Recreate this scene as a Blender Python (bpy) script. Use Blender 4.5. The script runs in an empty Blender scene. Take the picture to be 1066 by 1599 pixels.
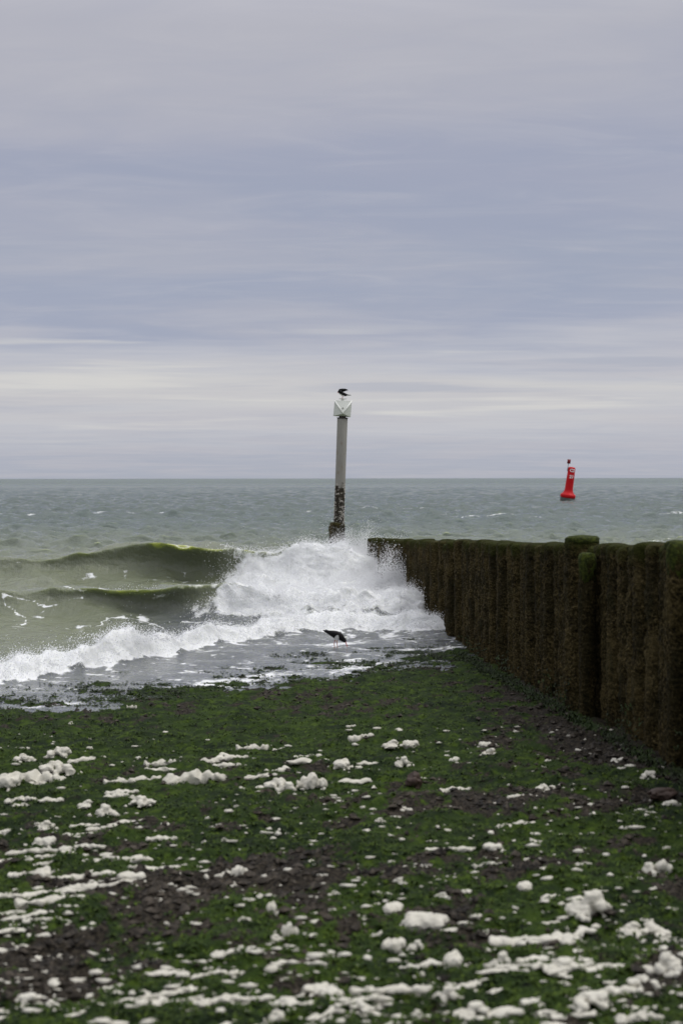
import bpy, bmesh, math, random
import numpy as np
from mathutils import Vector, Matrix, noise as mnoise

random.seed(7); RNG = np.random.default_rng(11)
SC = bpy.context.scene
COL = SC.collection
R = math.radians

# ------------------------------------------------------------------ camera
FPX = 2221.0            # focal length in photograph pixels (50 mm on a 24 x 36 frame)
EYE = 2.6               # camera height above the sea
PITCH = math.atan(52.5 / FPX)
cam = bpy.data.objects.new('camera', bpy.data.cameras.new('camera'))
COL.objects.link(cam)
cam.location = (0, 0, EYE)
cam.rotation_euler = (R(90) - PITCH, R(0.08), 0)
cam.data.sensor_fit = 'VERTICAL'; cam.data.sensor_height = 36; cam.data.sensor_width = 24
cam.data.lens = 50
cam.data.clip_start = 0.1; cam.data.clip_end = 80000
cam.data.dof.use_dof = True; cam.data.dof.focus_distance = 29; cam.data.dof.aperture_fstop = 2.4
SC.camera = cam

# ------------------------------------------------------------------ view, sky, sun
SC.view_settings.view_transform = 'Standard'; SC.view_settings.look = 'None'
SC.view_settings.exposure = 0.0; SC.view_settings.gamma = 1; SC.view_settings.use_curve_mapping = False
SC.cycles.use_denoising = True
SC.cycles.max_bounces = 9; SC.cycles.diffuse_bounces = 6; SC.cycles.transmission_bounces = 4

def lin(r, g, b):
    f = lambda c: (c/255/12.92 if c/255 <= .04045 else ((c/255+.055)/1.055)**2.4)
    return (f(r), f(g), f(b), 1)

SUN_EL, SUN_AZ = 58, 88          # high veiled sun off to the right, beyond the groyne
world = bpy.data.worlds.new('World'); SC.world = world; world.use_nodes = True

class NT:
    """small node-tree helper"""
    def __init__(s, tree): s.t = tree; s.n = tree.nodes; s.l = tree.links
    def new(s, typ, **kw):
        n = s.n.new(typ)
        for k, v in kw.items(): setattr(n, k, v)
        return n
    def link(s, a, b): s.l.new(a, b)
    def put(s, sock, v):
        if hasattr(v, 'is_output') or isinstance(v, bpy.types.NodeSocket): s.link(v, sock)
        else: sock.default_value = v
    def math(s, op, a, b=0.5, c=None, clamp=False):
        n = s.new('ShaderNodeMath', operation=op, use_clamp=clamp)
        s.put(n.inputs[0], a); s.put(n.inputs[1], b)
        if c is not None: s.put(n.inputs[2], c)
        return n.outputs[0]
    def noise(s, vec, scale, detail=3, rough=.5, dist=0, dims='3D'):
        n = s.new('ShaderNodeTexNoise', noise_dimensions=dims)
        if vec is not None: s.link(vec, n.inputs['Vector'])
        n.inputs['Scale'].default_value = scale; n.inputs['Detail'].default_value = detail
        n.inputs['Roughness'].default_value = rough; n.inputs['Distortion'].default_value = dist
        return n.outputs[0]
    def maprange(s, v, a, b, c=0., d=1., smooth=True):
        n = s.new('ShaderNodeMapRange', interpolation_type='SMOOTHSTEP' if smooth else 'LINEAR')
        s.put(n.inputs[0], v)
        for i, q in enumerate((a, b, c, d)): s.put(n.inputs[i+1], q)
        return n.outputs[0]
    def mix(s, f, a, b):
        n = s.new('ShaderNodeMix', data_type='RGBA')
        s.put(n.inputs[0], f); s.put(n.inputs[6], a); s.put(n.inputs[7], b)
        return n.outputs[2]
    def ramp(s, f, stops, interp='EASE'):
        n = s.new('ShaderNodeValToRGB'); e = n.color_ramp; e.interpolation = interp
        while len(e.elements) < len(stops): e.elements.new(0.5)
        for el, (p, c) in zip(e.elements, stops): el.position = p; el.color = c
        s.link(f, n.inputs[0]); return n.outputs[0]
    def mapping(s, vec, scale=(1,1,1), rot=(0,0,0), loc=(0,0,0)):
        n = s.new('ShaderNodeMapping'); s.link(vec, n.inputs[0])
        n.inputs['Scale'].default_value = scale; n.inputs['Rotation'].default_value = rot; n.inputs['Location'].default_value = loc
        return n.outputs[0]

w = NT(world.node_tree); w.n.clear()
tc = w.new('ShaderNodeTexCoord').outputs['Generated']
sep = w.new('ShaderNodeSeparateXYZ'); w.link(tc, sep.inputs[0])
zz = w.math('MAXIMUM', sep.outputs[2], 0.0)
den = w.math('ADD', zz, 0.055)
cmb = w.new('ShaderNodeCombineXYZ')
w.link(w.math('DIVIDE', sep.outputs[0], den), cmb.inputs[0]); w.link(w.math('DIVIDE', sep.outputs[1], den), cmb.inputs[1])
plane = cmb.outputs[0]                      # the cloud deck as a level layer seen from below
warp = w.noise(w.mapping(plane, (.45, 1.0, 1), (0, 0, R(9))), 0.9, 4, .55)
warp2 = w.noise(w.mapping(plane, (.5, 1.5, 1), (0, 0, R(-6)), (4.1, 2, 0)), 1.5, 5, .5)
elev = w.math('ADD', zz, w.math('MULTIPLY', w.math('SUBTRACT', warp, .5), w.math('ADD', w.math('MULTIPLY', zz, .62), .012)))
elev = w.math('ADD', elev, w.math('MULTIPLY', w.math('SUBTRACT', warp2, .5), w.math('ADD', w.math('MULTIPLY', zz, .16), .012)))
base = w.ramp(w.math('DIVIDE', elev, 0.5, clamp=True), [
    (0.00, lin(172, 177, 190)), (0.030, lin(177, 181, 194)), (0.075, lin(196, 197, 204)), (0.125, lin(206, 205, 206)),
    (0.165, lin(190, 192, 202)), (0.205, lin(166, 172, 191)), (0.30, lin(159, 167, 187)), (0.42, lin(164, 169, 188)),
    (0.54, lin(172, 175, 189)), (0.66, lin(184, 185, 194)), (0.82, lin(193, 193, 199)), (1.0, lin(200, 200, 204))], 'LINEAR')
tone = w.noise(w.mapping(plane, (.6, .8, 1), (0, 0, R(14)), (1.3, 7, 0)), .9, 5, .52, .6)
streak = w.noise(w.mapping(plane, (.9, 2.0, 1), (0, 0, R(-12)), (3, 1, 0)), 2.2, 7, .60, .8)
base = w.mix(w.maprange(tone, .40, .66, 0, .42), base, lin(192, 190, 197))
base = w.mix(w.maprange(streak, .44, .84, 0, .24), base, lin(206, 204, 208))
base = w.mix(w.maprange(streak, .54, .20, 0, .16), base, lin(150, 159, 184))
# far thin bars of brighter and greyer cloud low over the water
bars = w.noise(w.mapping(tc, (3.2, 3.2, 75), (0, 0, 0), (0.6, .2, 1.1)), 1.0, 4, .55)
lowmask = w.maprange(zz, .012, .04, 0, 1)
lowmask = w.math('MULTIPLY', lowmask, w.maprange(zz, .115, .085, 0, 1))
base = w.mix(w.math('MULTIPLY', w.maprange(bars, .55, .68), w.math('MULTIPLY', lowmask, .62)), base, lin(220, 218, 214))
base = w.mix(w.math('MULTIPLY', w.maprange(bars, .42, .30), w.math('MULTIPLY', lowmask, .5)), base, lin(172, 177, 192))
# an overcast sky grows brighter towards the zenith
gain = w.math('ADD', 1.0, w.math('MULTIPLY', w.maprange(zz, .30, 1.0, 0, 1, False), 1.75))
gn = w.new('ShaderNodeVectorMath', operation='SCALE'); w.link(base, gn.inputs[0]); w.link(gain, gn.inputs['Scale']); base = gn.outputs[0]
below = w.math('LESS_THAN', sep.outputs[2], -0.002)
base = w.mix(below, base, (.12, .13, .12, 1))
sky = w.new('ShaderNodeTexSky', sky_type='NISHITA', sun_disc=False)
sky.sun_elevation = R(SUN_EL); sky.sun_rotation = R(SUN_AZ)
b1 = w.new('ShaderNodeBackground'); w.link(sky.outputs[0], b1.inputs[0]); b1.inputs[1].default_value = 0.06
b2 = w.new('ShaderNodeBackground'); w.link(base, b2.inputs[0]); b2.inputs[1].default_value = 1.0
ms = w.new('ShaderNodeMixShader'); ms.inputs[0].default_value = 0.94
w.link(b1.outputs[0], ms.inputs[1]); w.link(b2.outputs[0], ms.inputs[2])
w.link(ms.outputs[0], w.new('ShaderNodeOutputWorld').inputs[0])

sun = bpy.data.objects.new('sun', bpy.data.lights.new('sun', 'SUN')); COL.objects.link(sun)
sun.data.energy = 1.15; sun.data.angle = R(25); sun.data.color = (1, .97, .92)
sd_ = Vector((math.sin(R(SUN_AZ))*math.cos(R(SUN_EL)), math.cos(R(SUN_AZ))*math.cos(R(SUN_EL)), math.sin(R(SUN_EL))))
sun.rotation_euler = sd_.to_track_quat('Z', 'Y').to_euler(); sun.location = (20, 30, 40)

# ------------------------------------------------------------------ helpers
def ray(px, py):
    """direction through a photograph pixel, scaled so that its y component is 1"""
    cp, sp = math.cos(PITCH), math.sin(PITCH)
    u, v = px-533.0, -(py-799.5)
    dx, dy, dz = u, FPX*cp + v*sp, -FPX*sp + v*cp
    return dx/dy, dz/dy

def perlin(x, y, seed=0):
    xi = np.floor(x).astype(np.int64); yi = np.floor(y).astype(np.int64)
    xf = x-xi; yf = y-yi
    def g(ix, iy, fx, fy):
        h = (ix*374761393 + iy*668265263 + (seed+1)*974634777) & 0xffffffff
        h = ((h ^ (h >> 13))*1274126177) & 0xffffffff
        a = ((h ^ (h >> 16)) & 0xffff)*(2*np.pi/65536)
        return np.cos(a)*fx + np.sin(a)*fy
    u = xf*xf*xf*(xf*(xf*6-15)+10); v = yf*yf*yf*(yf*(yf*6-15)+10)
    a = g(xi, yi, xf, yf); b = g(xi+1, yi, xf-1, yf); c = g(xi, yi+1, xf, yf-1); d = g(xi+1, yi+1, xf-1, yf-1)
    return (a+(b-a)*u + ((c+(d-c)*u) - (a+(b-a)*u))*v)*1.5
def fbm(x, y, oct=4, seed=0, gain=.5):
    s = 0; a = 1; n = 0
    for o in range(oct):
        s = s + a*perlin(x*2**o+o*17.3, y*2**o-o*9.1, seed+o); n += a; a *= gain
    return s/n
def billow(x, y, oct=4, seed=0):
    s = 0; a = 1; n = 0
    for o in range(oct):
        s = s + a*np.abs(perlin(x*2**o+o*7.7, y*2**o+o*3.1, seed+o)); n += a; a *= .55
    return s/n
def sstep(a, b, x):
    t = np.clip((x-a)/(b-a), 0, 1); return t*t*(3-2*t)

def mesh_np(name, V, F, mat=None, smooth=True, attrs=None):
    V = np.asarray(V, np.float32); F = np.asarray(F, np.int32); k = F.shape[1]
    me = bpy.data.meshes.new(name)
    me.vertices.add(len(V)); me.vertices.foreach_set('co', V.ravel())
    me.loops.add(F.size); me.loops.foreach_set('vertex_index', F.ravel())
    me.polygons.add(len(F))
    me.polygons.foreach_set('loop_start', np.arange(0, F.size, k, dtype=np.int32))
    me.polygons.foreach_set('loop_total', np.full(len(F), k, np.int32))
    me.polygons.foreach_set('use_smooth', np.full(len(F), smooth))
    for an, arr in (attrs or {}).items():
        a = me.attributes.new(an, 'FLOAT', 'POINT'); a.data.foreach_set('value', np.asarray(arr, np.float32).ravel())
    me.update(calc_edges=True)
    if mat: me.materials.append(mat)
    return me
def grid_faces(nr, nc):
    i = np.arange((nr-1)*nc).reshape(nr-1, nc)[:, :-1].ravel()
    return np.stack([i, i+1, i+nc+1, i+nc], 1)
def link(name, data, parent=None, loc=None):
    o = bpy.data.objects.new(name, data); COL.objects.link(o)
    if parent: o.parent = parent
    if loc is not None: o.location = loc
    return o
def tag(o, label=None, cat=None, group=None, kind=None):
    for k, v in (('label', label), ('category', cat), ('group', group), ('kind', kind)):
        if v: o[k] = v
    return o
def from_bm(bm, name, mat, parent=None, smooth=True, loc=None):
    me = bpy.data.meshes.new(name); bm.normal_update(); bm.to_mesh(me); bm.free()
    for p in me.polygons: p.use_smooth = smooth
    for m in (mat if isinstance(mat, (list, tuple)) else [mat]): me.materials.append(m)
    return link(name, me, parent, loc)
def remeshed(bm, voxel, smooth_it=0):
    me = bpy.data.meshes.new('t'); bm.to_mesh(me); bm.free()
    o = link('t', me)
    m = o.modifiers.new('r', 'REMESH'); m.mode = 'VOXEL'; m.voxel_size = voxel; m.use_smooth_shade = True
    if smooth_it:
        s = o.modifiers.new('s', 'SMOOTH'); s.factor = .5; s.iterations = smooth_it
    bpy.context.view_layer.update()
    dg = bpy.context.evaluated_depsgraph_get()
    out = bpy.data.meshes.new_from_object(o.evaluated_get(dg))
    bpy.data.objects.remove(o); bpy.data.meshes.remove(me)
    return out
def lathe(bm, prof, n=32, mi=0):
    rings = []
    for r, z in prof:
        rings.append([bm.verts.new((r*math.cos(2*math.pi*k/n), r*math.sin(2*math.pi*k/n), z)) for k in range(n)])
    for a, b in zip(rings, rings[1:]):
        for k in range(n):
            f = bm.faces.new((a[k], a[(k+1) % n], b[(k+1) % n], b[k])); f.material_index = mi
    bm.faces.new(list(reversed(rings[0]))); bm.faces.new(rings[-1])
def tube(bm, pts, rad, n=12, sy=1.0):
    """closed tube along points in 3-D; sy squeezes it sideways (y)"""
    pts = [Vector(p) for p in pts]; rings = []
    for i, p in enumerate(pts):
        d = (pts[min(i+1, len(pts)-1)]-pts[max(i-1, 0)]).normalized()
        side = Vector((0, 1, 0)) if abs(d.y) < .9 else Vector((1, 0, 0))
        up = side.cross(d).normalized(); side = d.cross(up).normalized()
        r = rad[i]
        rings.append([bm.verts.new(p+side*(r*sy*math.cos(2*math.pi*k/n))+up*(r*math.sin(2*math.pi*k/n))) for k in range(n)])
    for a, b in zip(rings, rings[1:]):
        for k in range(n): bm.faces.new((a[k], a[(k+1) % n], b[(k+1) % n], b[k]))
    bm.faces.new(list(reversed(rings[0]))); bm.faces.new(rings[-1])
def box(bm, c, s, rot=None):
    r = bmesh.ops.create_cube(bm, size=1)
    M = Matrix.Translation(c) @ (rot.to_4x4() if rot else Matrix()) @ Matrix.Diagonal((s[0], s[1], s[2], 1))
    bmesh.ops.transform(bm, matrix=M, verts=r['verts'])

def material(name, rough=.8, spec=.5):
    m = bpy.data.materials.new(name); m.use_nodes = True
    t = NT(m.node_tree); b = t.n['Principled BSDF']
    b.inputs['Roughness'].default_value = rough; b.inputs['Specular IOR Level'].default_value = spec
    return m, t, b
def pos(t): return t.new('ShaderNodeNewGeometry').outputs['Position']
def objc(t): return t.new('ShaderNodeTexCoord').outputs['Object']
def attr(t, n): return t.new('ShaderNodeAttribute', attribute_name=n).outputs['Fac']
def bump(t, b, h, strength=.5, dist=.02):
    n = t.new('ShaderNodeBump'); n.inputs['Strength'].default_value = strength; n.inputs['Distance'].default_value = dist
    t.link(h, n.inputs['Height']); t.link(n.outputs[0], b.inputs['Normal']); return n

# ------------------------------------------------------------------ materials
M = {}
# sea water: turbid olive body under a glossy skin, foam where the foam attribute says
m, t, b = material('sea_water', .12); M['sea'] = m
b.inputs['IOR'].default_value = 1.40
b.inputs['Subsurface Radius'].default_value = (.30, .32, .15); b.inputs['Subsurface Scale'].default_value = .8
P = pos(t)
fa = attr(t, 'foam')
lace = t.noise(t.mapping(P, (1, .8, 1)), 2.4, 6, .62, .6)
lace2 = t.noise(P, 9.0, 5, .6, .3)
fm = t.math('ADD', fa, t.math('MULTIPLY', t.math('SUBTRACT', lace, .5), 1.3))
fm = t.math('ADD', fm, t.math('MULTIPLY', t.math('SUBTRACT', lace2, .5), .7))
fm = t.math('MULTIPLY', t.maprange(fm, .42, .76), t.maprange(fa, .02, .12))
murk = t.noise(P, .35, 3, .5)
sepP = t.new('ShaderNodeSeparateXYZ'); t.link(P, sepP.inputs[0])
body = t.mix(murk, (.150, .168, .105, 1), (.168, .186, .126, 1))
body = t.mix(t.maprange(sepP.outputs[1], 30, 85), body, (.090, .122, .110, 1))      # clearer, greyer water offshore
body = t.mix(attr(t, 'film'), body, (.105, .115, .122, 1))                            # bubbly thin wash
foamc = t.mix(t.noise(P, 4, 4, .6), (.72, .735, .73, 1), (.82, .83, .825, 1))
t.link(t.mix(fm, body, foamc), b.inputs['Base Color'])
t.link(t.maprange(fm, 0, 1, .75, .1, False), b.inputs['Subsurface Weight'])
rr = t.maprange(sepP.outputs[1], 70, 900, .10, .32)
t.link(t.math('ADD', rr, t.math('MULTIPLY', fm, .35)), b.inputs['Roughness'])
r1 = t.noise(t.mapping(P, (1, 1.5, 1), (0, 0, .25)), 3.2, 5, .6)
r2 = t.noise(t.mapping(P, (.6, .9, 1), (0, 0, -.12)), 1.5, 6, .65)
fs = t.noise(t.mapping(P, (5.5, .5, .6), (0, 0, .15)), 1.0, 4, .6)
far = t.maprange(sepP.outputs[1], 25, 140, 0, 1)
chop = t.math('ADD', t.math('MULTIPLY', r1, t.maprange(sepP.outputs[1], 36, 50, .95, .4)), t.math('MULTIPLY', t.math('MULTIPLY', r2, far), 8.5))
chop = t.math('ADD', chop, t.math('MULTIPLY', fs, t.maprange(sepP.outputs[1], 42, 36, 0, .45)))
calm = t.math('MULTIPLY', t.maprange(sepP.outputs[1], 17, 25, .3, 1), t.maprange(attr(t, 'film'), 0, 1, 1, .9))
bump(t, b, t.math('MULTIPLY', chop, calm), .62, .18)

# white water drops and froth
m, t, b = material('white_water', .5, .4); M['white'] = m
df = t.new('ShaderNodeBsdfDiffuse'); df.inputs[0].default_value = (.89, .895, .90, 1)
tl = t.new('ShaderNodeBsdfTranslucent'); tl.inputs[0].default_value = (.89, .895, .90, 1)
mx = t.new('ShaderNodeMixShader'); mx.inputs[0].default_value = .42
t.link(df.outputs[0], mx.inputs[1]); t.link(tl.outputs[0], mx.inputs[2])
t.link(mx.outputs[0], [q for q in t.n if q.type == 'OUTPUT_MATERIAL'][0].inputs[0]); t.n.remove(b)

# dried sea foam on the shore
m, t, b = material('sea_foam', .85, .2); M['foam'] = m
n1 = t.noise(pos(t), 14, 5, .6)
t.link(t.mix(n1, (.49, .465, .385, 1), (.66, .64, .565, 1)), b.inputs['Base Color'])
bump(t, b, t.noise(pos(t), 60, 4, .7), .5, .012)

# shore: green weed over dark stone and shells
m, t, b = material('weedy_shore', .85, .12); M['shore'] = m
P = pos(t); al = attr(t, 'algae')
n1 = t.noise(P, 9, 6, .65); n2 = t.noise(P, 45, 4, .6); n3 = t.noise(P, 1.6, 4, .6)
grn = t.mix(t.maprange(n3, .3, .7), (.005, .012, .003, 1), (.021, .040, .004, 1))
grn = t.mix(t.maprange(n1, .48, .68), grn, (.042, .070, .006, 1))
grn = t.mix(t.maprange(n1, .45, .32), grn, (.006, .010, .004, 1))
drk = t.mix(t.maprange(n2, .35, .7), (.006, .005, .004, 1), (.046, .038, .027, 1))
k = t.math('ADD', al, t.math('MULTIPLY', t.math('SUBTRACT', n1, .5), 1.1))
t.link(t.mix(t.maprange(k, .38, .58), drk, grn), b.inputs['Base Color'])
bump(t, b, t.math('ADD', n1, t.math('MULTIPLY', n2, .4)), .8, .035)

def weed_mat(name, c0, c1, c2, rough=.7):
    m, t, b = material(name, rough, .15)
    P = pos(t)
    a = t.mix(t.maprange(t.noise(P, 1.7, 4, .6), .35, .65), c0, c1)
    a = t.mix(t.maprange(t.noise(P, 22, 3, .6), .42, .72), a, c2)
    t.link(a, b.inputs['Base Color']); return m
M['weed'] = weed_mat('green_weed', (.005, .013, .003, 1), (.022, .044, .004, 1), (.060, .094, .008, 1))
M['dark_weed'] = weed_mat('dark_weed', (.009, .013, .005, 1), (.013, .026, .005, 1), (.028, .046, .008, 1), .6)
M['shingle'] = weed_mat('dark_shingle', (.008, .007, .006, 1), (.032, .026, .019, 1), (.080, .066, .050, 1), .6)

# encrusted timber piles
m, t, b = material('encrusted_timber', .9, .08); M['pile'] = m
O = objc(t); P = pos(t)
oi = t.new('ShaderNodeObjectInfo').outputs['Random']
n1 = t.noise(P, 5, 5, .65); n2 = t.noise(P, 40, 4, .65); n3 = t.noise(t.mapping(P, (1, 1, .35)), 9, 4, .6)
c = t.mix(n1, (.018, .0135, .005, 1), (.058, .044, .015, 1))
c = t.mix(t.maprange(n2, .50, .70), c, (.125, .098, .046, 1))
c = t.mix(t.maprange(n2, .48, .36), c, (.005, .004, .003, 1))
nl = t.noise(t.mapping(P, (1, 1, .5)), 3.0, 3, .6)
c = t.mix(t.maprange(nl, .56, .38, 0, .6), c, (.010, .009, .004, 1))
c = t.mix(t.maprange(nl, .52, .68, 0, .5), c, (.085, .066, .028, 1))
c = t.mix(t.math('MULTIPLY', t.maprange(n3, .52, .7), .5), c, (.012, .014, .006, 1))
so = t.new('ShaderNodeSeparateXYZ'); t.link(O, so.inputs[0])
gt = t.math('ADD', so.outputs[2], t.math('MULTIPLY', t.math('SUBTRACT', n1, .5), .5))
gt = t.math('ADD', gt, t.math('MULTIPLY', t.math('SUBTRACT', oi, .5), .10))
moss = t.mix(n2, (.012, .016, .003, 1), (.040, .047, .008, 1))
c = t.mix(t.maprange(gt, -.20, .04, 0, .9), c, moss)
t.link(c, b.inputs['Base Color'])
bump(t, b, t.math('ADD', n2, n1), .9, .03)

m, t, b = material('bright_moss', .9, .2); M['moss'] = m
P = pos(t)
t.link(t.mix(t.maprange(t.noise(P, 30, 4, .6), .35, .7), (.018, .026, .003, 1), (.070, .090, .010, 1)), b.inputs['Base Color'])
bump(t, b, t.noise(P, 60, 4, .7), 1, .03)

m, t, b = material('concrete_post', .8, .3); M['post'] = m
O = objc(t)
c = t.mix(t.noise(t.mapping(O, (6, 6, .8)), 1, 5, .6), (.20, .19, .17, 1), (.31, .30, .275, 1))
c = t.mix(t.maprange(t.noise(t.mapping(O, (3, 3, 1.3)), 1.3, 4, .6), .58, .75), c, (.20, .16, .12, 1))
so = t.new('ShaderNodeSeparateXYZ'); t.link(O, so.inputs[0])
edge = t.math('ADD', so.outputs[2], t.math('MULTIPLY', t.math('SUBTRACT', t.noise(O, 4, 4, .6), .5), 1.1))
dk = t.mix(t.noise(O, 9, 4, .6), (.012, .010, .007, 1), (.045, .035, .022, 1))
c = t.mix(t.maprange(edge, 2.34, 2.24), c, dk)
t.link(c, b.inputs['Base Color'])

def flat_mat(name, c0, c1, rough=.5, sc=8, spec=.5):
    m, t, b = material(name, rough, spec)
    t.link(t.mix(t.noise(objc(t), sc, 4, .6), c0, c1), b.inputs['Base Color']); return m
M['barnacle'] = flat_mat('pale_barnacle', (.42, .38, .34, 1), (.72, .68, .62, 1), .8)
M['panel'] = flat_mat('pale_grey_panel', (.50, .52, .47, 1), (.66, .68, .63, 1), .5, 5)
M['panel_edge'] = flat_mat('white_edge_strip', (.74, .75, .70, 1), (.84, .85, .81, 1), .5)
M['iron'] = flat_mat('dark_iron', (.018, .016, .015, 1), (.05, .035, .028, 1), .7)
M['galv'] = flat_mat('grey_steel', (.16, .17, .17, 1), (.26, .27, .27, 1), .5)
M['red'] = flat_mat('red_paint', (.44, .003, .006, 1), (.55, .008, .012, 1), .5, 2, .2)
M['darkred'] = flat_mat('dark_red_paint', (.14, .004, .006, 1), (.22, .008, .01, 1), .5, 2)
M['lettering'] = flat_mat('white_lettering', (.75, .72, .72, 1), (.85, .83, .83, 1), .5, 2)
M['growth'] = flat_mat('dark_waterline', (.008, .014, .010, 1), (.03, .04, .03, 1), .5)
M['black_feather'] = flat_mat('black_feather', (.004, .004, .005, 1), (.012, .011, .012, 1), .7, 60, .2)
M['white_feather'] = flat_mat('white_feather', (.66, .66, .64, 1), (.80, .80, .78, 1), .8, 40, .2)
M['bill'] = flat_mat('orange_bill', (.50, .055, .012, 1), (.62, .09, .02, 1), .45, 40)
M['leg'] = flat_mat('pink_leg', (.45, .17, .13, 1), (.55, .24, .19, 1), .55, 40)
M['red_stone'] = flat_mat('brown_stone', (.022, .012, .008, 1), (.060, .034, .023, 1), .7, 12)
M['pale_stone'] = flat_mat('pale_stone', (.16, .13, .105, 1), (.30, .26, .21, 1), .7, 12)

# ------------------------------------------------------------------ shore shape
S0 = np.array([-3.77, 15.7]); SN = np.array([.636, -.772])
def shore_d(X, Y):
    """signed distance to the waterline, positive on land"""
    return (X-S0[0])*SN[0] + (Y-S0[1])*SN[1]
def ground_base(X, Y):
    s = shore_d(X, Y)
    z = np.where(s > 0, .046*s, np.where(s > -5, .016*s, -.08 + .05*(s+5)))
    return np.where(z > 1.4, 1.4+.1*(z-1.4), np.maximum(z, -3))
def ground_z(X, Y):
    X = np.asarray(X, float); Y = np.asarray(Y, float)
    s = shore_d(X, Y)
    z = ground_base(X, Y)
    a = np.interp(s, [-8, -3, -1.5, 0, 2, 6], [.2, .45, .75, 1.0, 1.0, 1.1])
    z = z + a*(.045*fbm(X*.9, Y*.9, 3, 3) + .055*fbm(X*3.1, Y*3.1, 3, 8) + .075*billow(X*6.5, Y*6.5, 3, 21) - .026)
    return z
def algae_mask(X, Y):
    a = .72 + .5*fbm(X*.55+3, Y*.8, 4, 40, .6) + 1.15*fbm(X*2.6, Y*2.2, 4, 55, .65)
    def spot(px, py, rx, ry, k):
        nonlocal a
        x, dz = ray(px, py); d = -(EYE-.25)/dz
        a = a - .62*k*np.exp(-((X-x*d)/rx)**2 - ((Y-d)/ry)**2)
    for q in ((900, 1130, .75, 1.5, .9), (960, 1165, .6, 1.0, .9), (1010, 1200, .5, .6, .8), (790, 1065, .5, 1.2, .7), (545, 1082, .7, .9, .7), (500, 1275, .6, .4, .4), (640, 1275, .7, .4, .35),
              (930, 1275, .7, .5, .8), (340, 1415, .5, .4, .9), (240, 1440, .4, .4, .5), (430, 1390, .4, .3, .6), (600, 1395, .6, .25, .5), (120, 1520, .4, .35, .6), (30, 1580, .3, .3, .7), (870, 1060, .5, 1.2, .4)):
        spot(*q)
    for q in ((250, 1140, 2.0, 1.4, -.45), (650, 1130, 1.0, 1.3, -.35), (350, 1250, 1.2, .6, -.25), (700, 1340, 1.2, .5, -.3)):
        spot(*q)
    return a
def on_ground(px, py):
    x, dz = ray(px, py); d = 10.0
    for _ in range(25): d = (float(ground_base(x*d, d))-EYE)/dz
    return x*d, d

nr, nc = 420, 460
d = 2.2*(28/2.2)**np.linspace(0, 1, nr)
d = np.concatenate([[-400, -60, -12, -2, 1], d, [31, 36, 45, 70, 200]])
tt = np.concatenate([[-40, -8, -2, -.95], np.linspace(-.55, .55, nc), [.95, 2, 8, 40]])
Y, T = np.meshgrid(d, tt, indexing='ij'); X = T*(np.maximum(Y, 0)+3)
Zg = np.where((np.abs(T) < .56) & (Y > 2) & (Y < 29), ground_z(X, Y), ground_base(X, Y)-.02)
alg = algae_mask(X, Y)
gme = mesh_np('ground', np.stack([X, Y, Zg], -1).reshape(-1, 3), grid_faces(*X.shape), M['shore'], True, {'algae': alg})
tag(link('ground', gme), 'low shore of dark stone and shells under green weed', 'ground', None, 'structure')

# ------------------------------------------------------------------ sea
def polyx(X, pts):
    p = np.array(pts, float); return np.interp(X, p[:, 0], p[:, 1])
def swell(X, Y, spacing):
    """wind chop: many small sine trains running towards the shore"""
    rg = np.random.default_rng(5); z = np.zeros_like(X); ox = np.zeros_like(X); oy = np.zeros_like(X)
    N = 64
    for i in range(N):
        lam = .55*(16/.55)**((i+rg.random())/N)
        th = rg.normal(0, .7) - .12
        kx, ky = math.sin(th)*2*math.pi/lam, -math.cos(th)*2*math.pi/lam
        amp = .0125*lam**.72*rg.uniform(.6, 1.4)*np.interp(lam, [.8, 2.2, 4, 8, 16], [1.7, 1.35, .7, .35, .22])
        att = sstep(1.6, 3.2, lam/spacing)
        ph = kx*X+ky*Y+rg.random()*6.28
        wob = 1+.6*perlin(X/(lam*3)+i*3.7, Y/(lam*3), 70+i % 7) if i % 2 else 1.0
        z += att*amp*np.cos(ph)*wob
        q = .8*amp*att
        ox -= q*math.sin(th)*np.sin(ph); oy += q*math.cos(th)*np.sin(ph)
    return z, ox, oy
def breaker(X, Y, dc, a, L, Lb, k, p=2.0):
    s = Y-dc
    f = np.exp(-(np.sqrt(np.minimum(s, 0)**2+.12**2)-.12)/L)
    g = np.exp(-(np.maximum(s, 0)/Lb)**2)
    r = np.where(s < 0, f, g)
    return a*r, -k*r**p, s, r
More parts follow.
